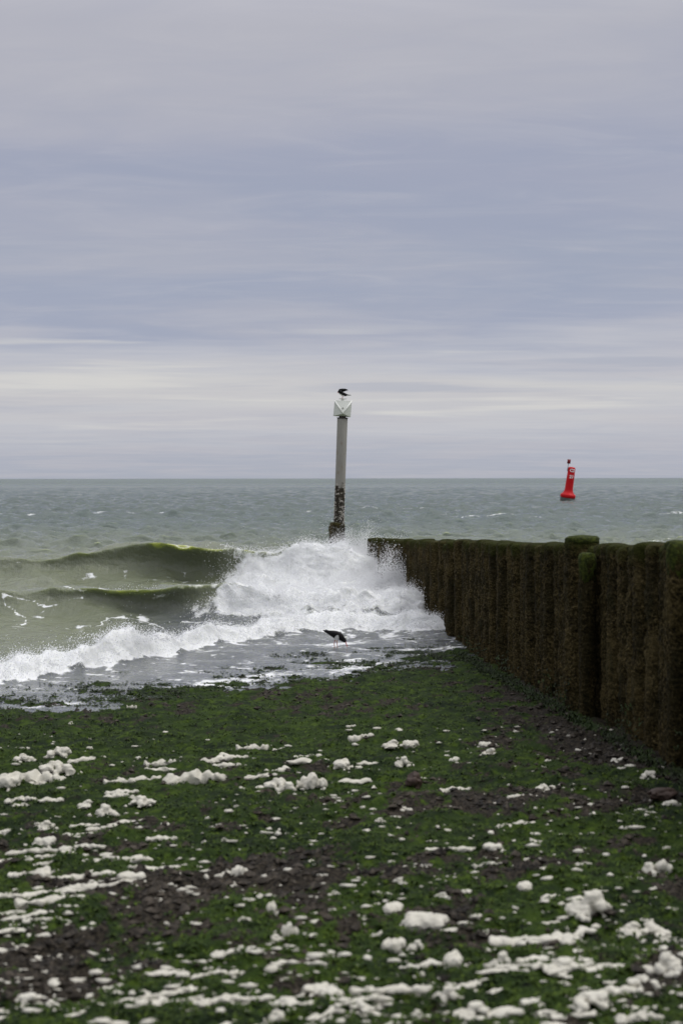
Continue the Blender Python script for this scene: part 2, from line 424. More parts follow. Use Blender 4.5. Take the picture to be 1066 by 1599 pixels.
def sea_surface(X, Y, spacing):
    z, ox, oy = swell(X, Y, spacing)
    damp = np.interp(Y, [11, 17, 21, 25, 32, 46, 70], [.04, .07, .15, .28, .42, .8, .85])
    chopz = z.copy()
    z = z*damp; ox = ox*damp; oy = oy*damp
    foam = np.zeros_like(X); spray = np.zeros_like(X); rough = np.zeros_like(X)
    lo = Y < 62
    x, y = X, Y
    wob = .25*perlin(x*.45, x*0+1.5, 91)
    # wave A, farther breaker
    dcA = 34.7+.10*(x+3)+wob+.3*perlin(x*.2, x*0, 92)
    aA = polyx(x, [(-16, .2), (-12, .4), (-8.2, .68), (-6.3, .86), (-5, .98), (-3, .98), (-2.4, .88), (-1.6, .70), (-1.1, .78), (-.5, .92), (.05, .92), (.45, .60), (.9, .35), (3, .35), (9, .3), (14, 0)])
    LA = polyx(x, [(-12, 1.6), (-8, 1.15), (-6, .9), (-4.6, .7), (-3, .55), (-2, .7), (1, .8), (6, 1.5)])
    kA = polyx(x, [(-12, .1), (-8, .4), (-6, .7), (-4.6, 1.0), (-3.6, 1.35), (-2.9, 1.35), (-2.4, .7), (-1.6, .25), (2, .2), (6, 0)])
    hA, dyA, sA, rA = breaker(x, y, dcA, aA, LA, 3.0, kA, 2.2)
    nA = perlin(x*1.6, y*1.3, 171)*.45+perlin(x*5, y*3, 172)*.15
    bA = sstep(-.35, .45, x+2.95-1.5*rA**1.6+nA)*sstep(1.5, .7, x)
    # wave B, nearer breaker
    dcB = 26.2+.14*(x+3)+.6*wob
    aB = polyx(x, [(-14, .2), (-10, .42), (-6.1, .56), (-4.4, .60), (-3.3, .66), (-2.6, .62), (-1, .55), (1.2, .46), (2.5, .2), (5, 0)])
    LB = polyx(x, [(-10, 1.3), (-6, .85), (-4.2, .65), (-3.3, .5), (-2.4, .55), (1, .7)])
    kB = polyx(x, [(-10, .1), (-6, .4), (-4.5, .6), (-3.5, .85), (-2.8, .8), (-2.2, .3), (1.5, .2)])
    hB, dyB, sB, rB = breaker(x, y, dcB, aB, LB, 2.0, kB, 2.2)
    nB = perlin(x*2.0, y*1.6, 173)*.4+perlin(x*6, y*4, 174)*.15
    bB = sstep(-.3, .4, x+2.75-.75*rB**1.5+nB)*sstep(2.4, 1.6, x)
    # bore C, running up the shore
    cx = np.array([-9, -6.5, -4.3, -3.66, -2.97, -2.23, -1.38, -.58, .3, 1.0, 1.9, 6]); cd = np.array([14.2, 16.4, 18.2, 19.0, 20.1, 21.5, 23.0, 24.1, 24.4, 24.2, 23.8, 23])
    dcC = np.interp(x, cx, cd)+.14*perlin(x*.8, x*0, 93)+.16*perlin(x*3.3, x*0, 94)+.08*perlin(x*9, x*0, 95)+.4
    aC = (.55+.5*np.clip(.5+perlin(x*1.1, x*0, 175), 0, 1.2)+.15*perlin(x*5, x*0, 176))*polyx(x, [(-12, .25), (-4.3, .30), (-3.6, .33), (-3.0, .40), (-2.4, .32), (-1.4, .27), (-.6, .22), (.3, .18), (1.2, .22), (1.9, .22), (3, 0)])
    hC, dyC, sC, rC = breaker(x, y, dcC, aC, .26+0*x, 1.0, .06+0*x, 2)
    z = z+hA+hB+hC; oy = oy+dyA+dyB+dyC
    # foam masks
    fA = bA*sstep(-2.6, -1.0, sA)*sstep(3.0, 1.4, sA)
    between = sstep(-2.5, -1.5, x+.08*(y-26))*sstep(2.5, 2.0, x)*sstep(-.9, -.3, sB)*sstep(.5, -.8, sA)
    fB = bB*sstep(-1.15, -.55, sB)*sstep(4.0, 1.8, sB)
    tailC = sstep(-.7, -.4, sC)*sstep(4.8, .9, sC)
    lacev = fbm(x*1.1, y*.8, 4, 60)
    fC = np.maximum(sstep(-.72, -.45, sC+.3*perlin(x*2.6, y*2.6, 178)+.15*perlin(x*7, y*7, 179))*sstep(1.0, .35, sC), tailC*(.52+.45*lacev+.12*sstep(-1, 1.2, x)))
    apron = sstep(-2.2, -1.2, x)*sstep(2.4, 2.0, x)*sstep(.2, .8, sC)*sstep(.2, -.5, sB)*(.66+.4*lacev)
    foam = np.maximum.reduce([fA, fB, between*.95, fC*sstep(3, 2, x), apron])
    # lip lines and lace on the green faces
    lipA = np.exp(-((sA+.05)/.16)**2)*sstep(-4.0, -3.2, x)*(1-bA)*.55
    lipB = np.exp(-((sB+.02)/.14)**2)*sstep(-5.2, -3.6, x)*(1-bB)*(.46+.3*perlin(x*4, y*4, 188))
    curtA = sstep(-3.35, -2.7, x+.25*perlin(x*2, y*2, 183))*sstep(-.9, -1.6, x)*sstep(.05, .35, rA)*(sA < .45)*(.42+.35*perlin(x*9+y*2.0, y*1.1, 184)+.2*perlin(x*3, y*3, 185))
    net = np.exp(-(fbm(x*1.0+.3*y, y*.9, 3, 66)/.06)**2)*.8+np.exp(-(fbm(x*2.6, y*2.2, 4, 67)/.075)**2)*.42
    patch = sstep(-.22, .16, fbm(x*.5+2, y*.5, 3, 68))
    laceB = sstep(-6.0, -.3, sB)*sstep(1.6, 0, sB)*patch*np.clip(net, 0, .85)
    laceA = sstep(-3.0, -.5, sA)*sstep(.8, .2, sA)*sstep(.0, .3, fbm(x*.5, y*.5, 3, 69))*np.clip(net, 0, .75)*.8
    curlB = np.exp(-((np.hypot((x+3.05)/.42, (hB-.30)/.24)-1)/.22)**2)*sstep(.3, -.2, sB)*.60*(hB > .04)*sstep(-.25, .15, perlin(x*3+1, hB*5, 177))*sstep(-2.75, -3.1, x-.5*(hB-.3))
    foam = np.maximum.reduce([foam, lipA, lipB, laceB*(y < 30), curlB, curtA, laceA*(y < 37)])
    # small ripples over the smooth faces
    face = np.clip(rA+rB, 0, 1)*(1-np.clip(foam*2, 0, 1))*lo
    z = z+face*(.060*fbm(x*.9+.4*y, y*1.5, 4, 186)+.035*fbm(x*3.0, y*3.4, 3, 187))
    # wash film in front of the bore
    sd = shore_d(x, y)
    wash = sstep(-.4, -.75, sC)*sstep(1.2, -.3, sd)
    foam = np.maximum(foam, wash*np.clip(.22+.5*fbm(x*1.2+.6*y, y*2.6, 5, 77, .6)+.36*np.exp(-(fbm(x*1.5+.9*y, y*2.4, 3, 78)/.07)**2)+.14*sstep(20.5, 23.5, y), 0, .60))
    shx = np.exp(-((x+1.6)/1.3)**2)+np.exp(-((x-.35)/.7)**2)
    foam = np.maximum(foam, wash*sstep(-1.1, -.55, sd)*np.clip(shx, 0, 1)*.66)
    edgeL = sstep(-2.0, -3.2, x)*np.exp(-((sd+.15)/.22)**2)*.7
    foam = np.maximum(foam, edgeL)
    # far white caps
    cap = sstep(.30, .50, chopz)*sstep(.10, .34, fbm(x*.09, y*.03, 3, 81))*(y > 40)*sstep(500, 250, y)*.62
    for (cxx, cy, wx, wy) in ((-18, 98, 7.5, .7), (26, 96, 7, .8), (10, 92, 5, .5), (4, 112, 8, .6), (11.2, 53.5, 1.3, .5)):
        e = np.exp(-((x-cxx)/wx)**4-((y-cy-.6*perlin(x*.25, x*0, 97))/wy)**2)
        z = z+.22*np.exp(-((x-cxx)/(wx*1.3))**2-((y-cy)/(wy*2.4))**2)
        cap = np.maximum(cap, e*(.56+.25*perlin(x*.6, y*2, 98)))
    foam = np.maximum(foam, cap)
    # broken water is lumpy
    broken = np.clip(fA+fB+between+.9*sstep(-.75, -.35, sC)*sstep(1.5, .3, sC), 0, 1)*lo
    lump = fbm(x*1.2, y*.9, 3, 120)*.28 + billow(x*2.4, y*2.0, 3, 125)*.26 + fbm(x*7, y*6, 3, 130)*.07 - .08
    lump = np.where(np.abs(sC) < 1.6, lump+(.10*fbm(x*6, y*6, 3, 182))*sstep(1.6, .4, np.abs(sC)), lump)
    big = np.clip(fA*1.0+between*.9+fB*.7, 0, 1)
    z = z+broken*lump*(.55+.45*big)
    ox = ox+broken*.10*perlin(x*3, y*3, 140); oy = oy-broken*.14*np.abs(perlin(x*4, y*4, 141))
    spray = np.clip(fA*1.0+fB*.8+.9*sstep(-.65, -.4, sC)*sstep(.7, .2, sC)*sstep(2, 1.7, x)+between*.5+curtA*.15, 0, 1)*lo
    # the film at the shore thins out to nothing
    z = np.where(sd > .6, z*.2-.02, z)+np.where(y < 30, .012*fbm(x*1.6+.7*y, y*4.5, 4, 150), 0)*sstep(1, -1, sd)
    film = np.maximum(sstep(.1, -.3, sC)*sstep(-9, -5, sd+0*x), sstep(-.2, -.8, sB)*sstep(-4.5, -2.5, x))*(y < 30)*.9
    return x+ox, y+oy, z, foam, spray, film

rows = [np.arange(11, 20, .065), np.arange(20, 38, .05), np.arange(38, 62, .13)]
rows.append(62*(420/62)**np.linspace(0, 1, 520)); rows.append(420*(40000/420)**np.linspace(0.012, 1, 90))
d = np.concatenate(rows)
tt = np.concatenate([[-6, -2, -1, -.65, -.52], np.linspace(-.44, .44, 500), [.52, .65, 1, 2, 6]])
Y, T = np.meshgrid(d, tt, indexing='ij'); X = T*(Y+4)
sp = np.maximum(np.gradient(d)[:, None]*np.ones_like(T), np.abs(np.gradient(tt))[None, :]*(Y+4))
SX, SY, SZ, SF, SS, SFilm = sea_surface(X, Y, sp)
sea_V = np.stack([SX, SY, SZ], -1).reshape(-1, 3)
sme = mesh_np('sea', sea_V, grid_faces(*X.shape), M['sea'], True, {'foam': SF, 'film': SFilm})
tag(link('sea', sme), 'grey green sea with two waves breaking beside the groyne', 'sea', None, 'structure')
GSURF = (np.arange(0, 1), )

def sea_height(x, y):
    a = sea_surface(np.array([[x]], float), np.array([[y]], float), np.array([[.1]]))
    return float(a[2][0, 0])

# ------------------------------------------------------------------ spray, as points carrying drops
def drop_nodes(sub):
    g = bpy.data.node_groups.new('drops', 'GeometryNodeTree')
    g.interface.new_socket('Geometry', in_out='INPUT', socket_type='NodeSocketGeometry')
    g.interface.new_socket('Geometry', in_out='OUTPUT', socket_type='NodeSocketGeometry')
    N, L = g.nodes, g.links
    gi, go = N.new('NodeGroupInput'), N.new('NodeGroupOutput')
    ico = N.new('GeometryNodeMeshIcoSphere'); ico.inputs['Subdivisions'].default_value = sub; ico.inputs['Radius'].default_value = 1
    sm = N.new('GeometryNodeSetMaterial'); sm.inputs['Material'].default_value = M['white']
    ss = N.new('GeometryNodeSetShadeSmooth')
    ip = N.new('GeometryNodeInstanceOnPoints')
    na = N.new('GeometryNodeInputNamedAttribute'); na.data_type = 'FLOAT'; na.inputs['Name'].default_value = 'size'
    L.new(ico.outputs['Mesh'], ss.inputs[0]); L.new(ss.outputs[0], sm.inputs[0]); L.new(sm.outputs[0], ip.inputs['Instance'])
    L.new(gi.outputs[0], ip.inputs['Points']); L.new(na.outputs[0], ip.inputs['Scale']); L.new(ip.outputs[0], go.inputs[0])
    return g
DROPS = drop_nodes(2)
def spray_object(name, P, S, label):
    me = bpy.data.meshes.new(name); me.vertices.add(len(P)); me.vertices.foreach_set('co', np.asarray(P, np.float32).ravel())
    a = me.attributes.new('size', 'FLOAT', 'POINT'); a.data.foreach_set('value', np.asarray(S, np.float32))
    me.materials.append(M['white'])
    o = link(name, me); o.modifiers.new('drops', 'NODES').node_group = DROPS
    return tag(o, label, 'spray', None, 'stuff')

area = (sp*np.abs(np.gradient(tt))[None, :]*(Y+4))
def froth(sel, n, up, rmin, rmax, fwd=.1):
    wgt = (SS*area*sel*(np.abs(X) < 9)).ravel(); wgt = wgt/wgt.sum()
    i = RNG.choice(len(wgt), n, p=wgt)
    p = sea_V[i].astype(float)
    h = RNG.exponential(1, n)*up*(.4+1.2*np.clip(.5+fbm(p[:, 0]*1.8, p[:, 1]*1.8, 3, 200), 0, 1))
    p += RNG.normal(0, .035, (n, 3)); p[:, 2] += h; p[:, 1] -= RNG.exponential(1, n)*fwd
    r = rmin*(rmax/rmin)**(RNG.random(n)**1.7); r = r/(1+h*2.2)
    return p, r
def burst(c, n, spread, height, lean=(0, 0), width=.5, rmin=.003, rmax=.013):
    """a fan of drops thrown up from a line at c"""
    u = RNG.random(n)**.75
    phi = RNG.normal(0, 1, n)
    jets = RNG.normal(0, 1, 26); jh = RNG.uniform(.35, 1, 26); j = RNG.integers(0, 26, n)
    x = c[0]+jets[j]*width+RNG.normal(0, .07, n)*(.5+u*2)
    hh = height*jh[j]*np.exp(-(jets[j]/1.6)**2)
    t_ = RNG.random(n)**1.25
    zz_ = c[2]+hh*t_*(1+RNG.normal(0, .08, n))
    p = np.stack([x+spread*jets[j]*t_*.5+lean[0]*t_, c[1]+RNG.normal(0, .22, n)+lean[1]*t_, zz_], 1)
    r = rmin*(rmax/rmin)**(RNG.random(n)**1.8); r *= (1.15-.55*t_)
    return p, r
selA = (Y > 30.5)*1.0; selB = ((Y > 24.9) & (Y <= 30.5))*1.0; selC = (Y <= 24.9)*1.0
def cat(*a): return np.concatenate([q[0] for q in a]), np.concatenate([q[1] for q in a])
pA, rA_ = cat(froth(selA, 60000, .05, .004, .013), froth(selA*(X > -2.2), 9000, .16, .003, .010),
              burst((.50, 38.7, .3), 22000, .5, 1.30, (.35, 0), .55), burst((.45, 38.6, .3), 16000, .4, .85, (.3, 0), .5), burst((-.35, 35.6, .7), 5000, .5, .62, (.15, 0), .6),
              burst((-.0, 40.0, .3), 2600, .6, 1.5, (.1, 0), .45), burst((-1.5, 34.6, .6), 2200, .4, .40, (-.1, 0), .6))
spray_object('sea_spray', pA, rA_, 'white spray thrown up off the seaward end of the groyne')
pB, rB_ = cat(froth(selB, 55000, .04, .0035, .011), froth(selB*(X > -2.0), 5000, .12, .003, .009),
              burst((1.02, 29.6, .3), 18000, .25, .95, (0, 0), .22), burst((.6, 30.5, .4), 4000, .35, .75, (.1, 0), .4),
              burst((-1.5, 26.0, .4), 3000, .5, .35, (0, 0), .8), burst((-3.7, 25.7, .55), 260, .6, .22, (.2, 0), .35, .003, .010))
spray_object('sea_spray', pB, rB_, 'white froth of the nearer breaker and its splash up the pile wall')
pC, rC_ = cat(froth(selC, 60000, .022, .003, .009, .05), froth(selC, 6000, .07, .0025, .007, .05), burst((-3.0, 20.3, .28), 1600, .4, .30, (0, 0), .3), burst((1.5, 24.0, .1), 1200, .2, .24, (0, 0), .22))
spray_object('sea_spray', pC, rC_, 'white froth along the low bore washing up the weedy shore')

# ------------------------------------------------------------------ weed, shingle and foam flecks lying on the shore (stuff)
def scatter(n, dmin, dmax, tmax=.33):
    dd = dmin*(dmax/dmin)**RNG.random(n); tq = RNG.uniform(-tmax, tmax, n)
    return tq*(dd+2), dd
def blades(x, y, z, size, nb, lift):
    """nb curled blades per tuft, five verts and three triangles each"""
    n = len(x); V = []; 
    for k in range(nb):
        ph = RNG.random(n)*6.283; L = size*RNG.uniform(.6, 1.5, n); wd = L*RNG.uniform(.28, .5, n)
        cx, sx = np.cos(ph), np.sin(ph); up = lift*RNG.uniform(.4, 1.3, n)*size
        bx_ = x+RNG.normal(0, .5, n)*size; by_ = y+RNG.normal(0, .5, n)*size
        def pt(a, b_, h): return np.stack([bx_+cx*a*L-sx*b_*wd, by_+sx*a*L+cx*b_*wd, z+h], -1)
        V.append(np.stack([pt(0, -.4, -.006), pt(0, .4, -.006), pt(.55, .5, up), pt(.5, -.5, up*.9), pt(1.05, 0, up*.25)], 1))
    V = np.stack(V, 1).reshape(-1, 5, 3); m_ = len(V); b0 = np.arange(m_)*5
    F = np.concatenate([np.stack([b0, b0+1, b0+2], 1), np.stack([b0, b0+2, b0+3], 1), np.stack([b0+3, b0+2, b0+4], 1)])
    return V.reshape(-1, 3), F
x, y = scatter(60000, 3.6, 24)
a = algae_mask(x, y); s = shore_d(x, y); keep = (a+RNG.normal(0, .12, len(a)) > .46) & (s > -.4)
x, y = x[keep], y[keep]
wallx = 2.66-.0739*(y-11.1)
k2 = x < wallx-.15; x, y = x[k2], y[k2]
V, F = blades(x, y, ground_z(x, y), RNG.uniform(.016, .036, len(x)), 3, .40)
tag(link('green_weed', mesh_np('green_weed', V, F, M['weed'], True)), 'matted green weed covering the low shore', 'weed', None, 'stuff')
# dark weed clumps showing through the thin wash
cl = []
for _ in range(150):
    xx = RNG.uniform(-4.5, 2.0); s_ = -RNG.random()**1.6*2.6-.05+.25
    yy = S0[1]+((xx-S0[0])*SN[0]-s_)/(-SN[1])
    n_ = int(RNG.integers(8, 46)); e = RNG.uniform(.06, .42)
    cl.append(np.stack([xx+RNG.normal(0, e, n_), yy+RNG.normal(0, e*.5, n_)], 1))
for (px, py) in ((480, 1014), (520, 1020), (572, 1018), (590, 1020), (640, 998), (470, 1012), (200, 1050), (360, 1040), (620, 1022), (660, 1016)):
    rx, dz = ray(px, py); dd = -EYE/dz
    cl.append(np.stack([rx*dd+RNG.normal(0, .09, 16), dd+RNG.normal(0, .07, 16)], 1))
cl = np.concatenate(cl); bq, bqz = ray(528, 1010); bqd = -EYE/bqz; cl = cl[np.hypot(cl[:, 0]-bq*bqd, (cl[:, 1]-bqd)*.25) > .26]; wx_ = 2.66-.0739*(cl[:, 1]-11.1); cl = cl[cl[:, 0] < wx_-.2]
V, F = blades(cl[:, 0], cl[:, 1], np.maximum(ground_z(cl[:, 0], cl[:, 1]), -.012), RNG.uniform(.025, .06, len(cl)), 3, .32)
tag(link('dark_weed', mesh_np('dark_weed', V, F, M['dark_weed'], True)), 'dark wet weed clumps poking through the thin wash', 'weed', None, 'stuff')
# weed hanging at the foot of the piles
n = 2600; yy = RNG.uniform(8, 21, n); xx = 2.66-.0739*(yy-11.1)-.19+RNG.normal(0, .05, n)
zz_ = ground_base(xx, yy)+RNG.random(n)**2.5*.22*(.2+1.4*(perlin(yy*1.7, yy*0, 301) > .15))
V, F = blades(xx, yy, zz_, RNG.uniform(.02, .045, n), 2, .7)
tag(link('dark_weed', mesh_np('wall_foot_weed', V, F, M['dark_weed'], True)), 'green weed fringing the foot of the pile groyne', 'weed', None, 'stuff')
# shingle: squashed octahedra
x, y = scatter(52000, 3.6, 22)
a = algae_mask(x, y); s = shore_d(x, y); keep = (a+RNG.normal(0, .13, len(a)) < .40) & (s > -.2) & (x < 2.66-.0739*(y-11.1)-.12)
x, y = x[keep], y[keep]; n = len(x); z = ground_z(x, y)
sz = .009*(.036/.009)**(RNG.random(n)**1.5); ph = RNG.random(n)*6.28
oct_ = np.array([[1, 0, 0], [0, 1, 0], [-1, 0, 0], [0, -1, 0], [0, 0, 1], [0, 0, -1]], float)
V = oct_[None]*np.stack([sz*1.3, sz*.9, sz*.7], 1)[:, None, :]+RNG.normal(0, .15, (n, 6, 3))*sz[:, None, None]
V = np.stack([V[..., 0]*np.cos(ph)[:, None]-V[..., 1]*np.sin(ph)[:, None], V[..., 0]*np.sin(ph)[:, None]+V[..., 1]*np.cos(ph)[:, None], V[..., 2]], -1)
V += np.stack([x, y, z+sz*.25], 1)[:, None, :]
of = np.array([[0, 1, 4], [1, 2, 4], [2, 3, 4], [3, 0, 4], [1, 0, 5], [2, 1, 5], [3, 2, 5], [0, 3, 5]])
F = (np.arange(n)*6)[:, None, None]+of[None]
tag(link('shingle', mesh_np('shingle', V.reshape(-1, 3), F.reshape(-1, 3), M['shingle'], False)), 'dark mussel shells and pebbles between the weed', 'shingle', None, 'stuff')

# ------------------------------------------------------------------ foam lumps
def lump_mesh(kind, seed):
    rg = random.Random(seed); bm = bmesh.new(); balls = []
    if kind == 'round':
        balls = [(rg.uniform(-.12, .12), 0, .12, .30)]+[(rg.uniform(-.34, .34), rg.uniform(-.25, .25), rg.uniform(.0, .26), rg.uniform(.10, .24)) for _ in range(8)]
        balls += [(math.cos(q)*rg.uniform(.35, .6), math.sin(q)*rg.uniform(.25, .45), -.03, rg.uniform(.05, .11)) for q in [rg.uniform(0, 6.28) for _ in range(9)]]
    elif kind == 'mound':
        for i in range(15):
            q = rg.uniform(0, 6.28); r_ = rg.random()**.6*.42
            balls.append((math.cos(q)*r_, math.sin(q)*r_*.7, rg.uniform(.0, .42)*(1-r_*1.6), rg.uniform(.09, .20)))
        balls += [(math.cos(q)*rg.uniform(.4, .68), math.sin(q)*rg.uniform(.3, .5), -.03, rg.uniform(.04, .10)) for q in [rg.uniform(0, 6.28) for _ in range(12)]]
    else:
        yv = 0.
        for i in range(17):
            u = -0.5+i/16; yv += rg.uniform(-.05, .05)
            balls.append((u, yv+rg.uniform(-.05, .05), rg.uniform(-.02, .08), rg.choice((.045, .06, .08, .14))*rg.uniform(.8, 1.15)*(1-.6*abs(u))))
            if rg.random() < .6: balls.append((u, yv+rg.uniform(-.16, .16), .0, rg.uniform(.04, .09)))
    for (x_, y_, z_, r_) in balls:
        v = bmesh.ops.create_icosphere(bm, subdivisions=2, radius=r_)['verts']
        bmesh.ops.translate(bm, verts=v, vec=(x_, y_, z_))
    me = remeshed(bm, .035, 3)
    n = len(me.vertices); co = np.empty(n*3, np.float32); me.vertices.foreach_get('co', co); co = co.reshape(-1, 3)
    off = Vector((seed*3.1, 0, 0))
    for i in range(n):
        p = Vector(co[i])
        co[i] += np.array(mnoise.noise_vector(p*4+off))*.065+np.array(mnoise.noise_vector(p*11+off))*.030
    co[:, 2] = np.maximum(co[:, 2], -.06)
    wdt = co[:, 0].max()-co[:, 0].min(); co[:, 0] -= (co[:, 0].max()+co[:, 0].min())/2; co[:, 1] -= co[:, 1].mean(); co /= wdt
    me.vertices.foreach_set('co', co.ravel()); me.update()
    for p in me.polygons: p.use_smooth = True
    me.materials.clear(); me.materials.append(M['foam'])
    return me, float(co[:, 2].max())
SHAPES = {'round': [lump_mesh('round', i) for i in range(5)], 'mound': [lump_mesh('mound', 10+i) for i in range(6)], 'strand': [lump_mesh('strand', 20+i) for i in range(7)]}
LUMPS = [  # photograph pixel of the foot, width and height in pixels
 (40,1225,95,36),(88,1180,36,18),(90,1208,56,24),(36,1188,32,13),(10,1230,44,30),(248,1198,46,16),(300,1225,86,30),(336,1192,64,20),(215,1218,60,16),(185,1228,44,12),
 (134,1257,27,14),(75,1252,36,12),(160,1273,44,24),(216,1254,44,18),(68,1293,36,20),(98,1302,52,15),(66,1316,36,20),(126,1328,62,13),(178,1342,96,22),(222,1350,74,18),(250,1312,42,14),
 (62,1374,36,28),(34,1376,42,13),(136,1366,74,18),(98,1394,116,18),(72,1420,92,26),(204,1380,42,17),(350,1362,62,15),(372,1360,26,18),(440,1236,52,26),(486,1235,44,30),(402,1230,52,12),
 (432,1206,54,18),(532,1202,34,18),(546,1224,62,14),(572,1194,30,10),(565,1156,38,14),(436,1169,32,8),(482,1184,42,10),(612,1170,28,14),(641,1168,28,16),(631,1195,26,18),(712,1186,25,13),
 (712,1230,48,14),(691,1232,18,10),(766,1181,32,16),(758,1165,22,11),(855,1231,32,14),(966,1189,25,12),(1012,1217,24,14),(818,1289,34,12),(812,1243,36,10),(890,1253,26,10),(1049,1256,26,12),(634,1264,20,8),
 (592,1286,18,9),(786,1298,26,10),(548,1135,14,5),(110,1131,10,6),(205,1107,14,7),(700,1328,62,14),(770,1325,28,14),(756,1350,34,13),(834,1341,30,10),(1026,1364,46,32),(1050,1345,20,10),(932,1436,78,52),
 (862,1396,56,18),(820,1388,34,20),(614,1422,44,24),(668,1453,72,32),(690,1412,24,10),(905,1458,62,20),(1022,1452,50,28),(988,1452,44,26),(616,1482,36,26),(652,1482,26,18),(706,1508,42,34),(660,1512,66,18),
 (822,1480,96,28),(880,1470,60,24),(786,1510,38,34),(842,1505,62,22),(886,1530,64,28),(936,1524,84,22),(632,1550,38,26),(580,1544,36,18),(702,1566,46,36),(660,1560,74,26),(742,1546,74,16),(610,1565,110,18),
 (962,1562,112,34),(1012,1545,52,28),(1050,1522,44,38),(650,1589,32,20),(562,1584,38,22),(745,1592,66,30),(806,1594,110,38),(832,1572,40,22),(922,1584,60,34),(1002,1592,72,28),(370,1493,76,22),(450,1468,28,26),
 (428,1472,26,12),(422,1428,22,24),(506,1492,62,16),(492,1544,42,20),(356,1514,42,20),(324,1520,40,13),(256,1528,62,18),(186,1538,52,17),(272,1553,62,18),(40,1558,36,16),(76,1562,26,14),(230,1574,84,26),(300,1568,92,24),
 (346,1576,72,24),(426,1592,27,22),(440,1570,44,26),(482,1573,42,16),(522,1564,42,30),(392,1568,62,18),(12,1484,52,16),(60,1490,62,22),(66,1513,30,10),(86,1494,16,13),(130,1590,62,12),(510,1592,62,22),(250,1480,22,8),
 (30,1258,26,8),(20,1340,34,9),(300,1255,30,9),(130,1283,40,10),(276,1352,30,9),(480,1345,26,8),(330,1400,22,8),(520,1400,18,7),(560,1345,16,7),(380,1440,20,8),(720,1395,30,9),(910,1345,26,9),(940,1355,34,12),
 (590,1462,26,10),(1000,1500,30,10),(440,1505,34,10),(160,1495,26,9),(110,1330,30,10),(8,1300,22,10),(860,1440,30,9),(1040,1470,36,14),(760,1450,26,9)]
PLACED = []
cnt = [0]
def place_lump(px, py, wpx, hpx, name=None, label=None):
    X0, d0 = on_ground(px, py); s_ = FPX/d0
    W = wpx/s_*1.22; H = hpx/s_*1.08
    kind = 'strand' if wpx > 2.5*hpx else ('mound' if wpx > 44 or random.random() < .5 else 'round')
    if wpx < 18: kind = random.choice(('mound', 'strand', 'strand', 'round'))
    me, zt = random.choice(SHAPES[kind])
    name = name or ('foam_blob' if wpx < 18 else ('foam_strand' if kind == 'strand' else 'foam_lump'))
    dep = W*random.uniform(.75, 1.05)
    dep = min(dep, max(H*3.0, .2*W+.02))*1.15
    hz = max(.30*W if kind != 'strand' else .10*W, (H-.35*dep*EYE/d0))*.98/(zt+.05)
    o = link(name, me)
    ang = R(random.uniform(2, 34)) if kind == 'strand' else R(random.uniform(-25, 25))
    if kind != 'strand' and random.random() < .5: ang += math.pi
    o.rotation_euler = (0, 0, ang); o.scale = (W, max(dep, .05), hz)
    zb = float(ground_z(np.array([X0]), np.array([d0+dep*.3]))[0])
    o.location = (X0, d0+dep*.3, zb+.02*hz-.004)
    PLACED.append((o, name, X0, d0, W, kind, label))
    cnt[0] += 1
    return o
special = {(932,1436): 'largest lumpy mound of sea foam, with a small curled horn on top', (1026,1364): 'egg shaped lump of sea foam with a small knob at one end'}
for q in LUMPS: place_lump(*q, label=special.get(q[:2]))
fl = np.random.default_rng(3)
for (cx_, cy_, sx_, sy_, k_) in ((60, 1222, 60, 14, 5), (200, 1232, 110, 14, 5), (120, 1330, 110, 28, 9), (110, 1390, 100, 22, 7), (330, 1200, 70, 14, 3), (460, 1215, 60, 12, 3),
                                 (300, 1560, 170, 18, 9), (620, 1560, 160, 18, 9), (880, 1520, 130, 26, 7), (60, 1470, 60, 30, 4), (900, 1580, 120, 12, 4)):
    for _ in range(k_):
        u_ = fl.normal(0, .6); px = cx_+u_*sx_; py = min(1598, cy_-u_*sx_*.13+fl.normal(0, .6)*sy_)
        if 0 < px < 1060: place_lump(px, py, fl.uniform(34, 84)*(.75+.35*(py-1200)/400), fl.uniform(9, 15))
def fleck_density(px, py):
    return .5+.9*fbm((px-py*1.2)/420+np.zeros(1), (py+px*.25)/70+np.zeros(1), 3, 400)[0]
n_ = 0
while n_ < 80:
    px = fl.uniform(-10, 1076); py = 1140+460*fl.random()**.8
    if fl.random() > fleck_density(px, py)*(1.2 if px < 620 else .7): continue
    if px > 830+(py-1075)*1.75: continue
    wq = fl.uniform(8, 17)*(.6+.5*(py-1140)/460); place_lump(px, py, wq, wq*fl.uniform(.3, .65)); n_ += 1
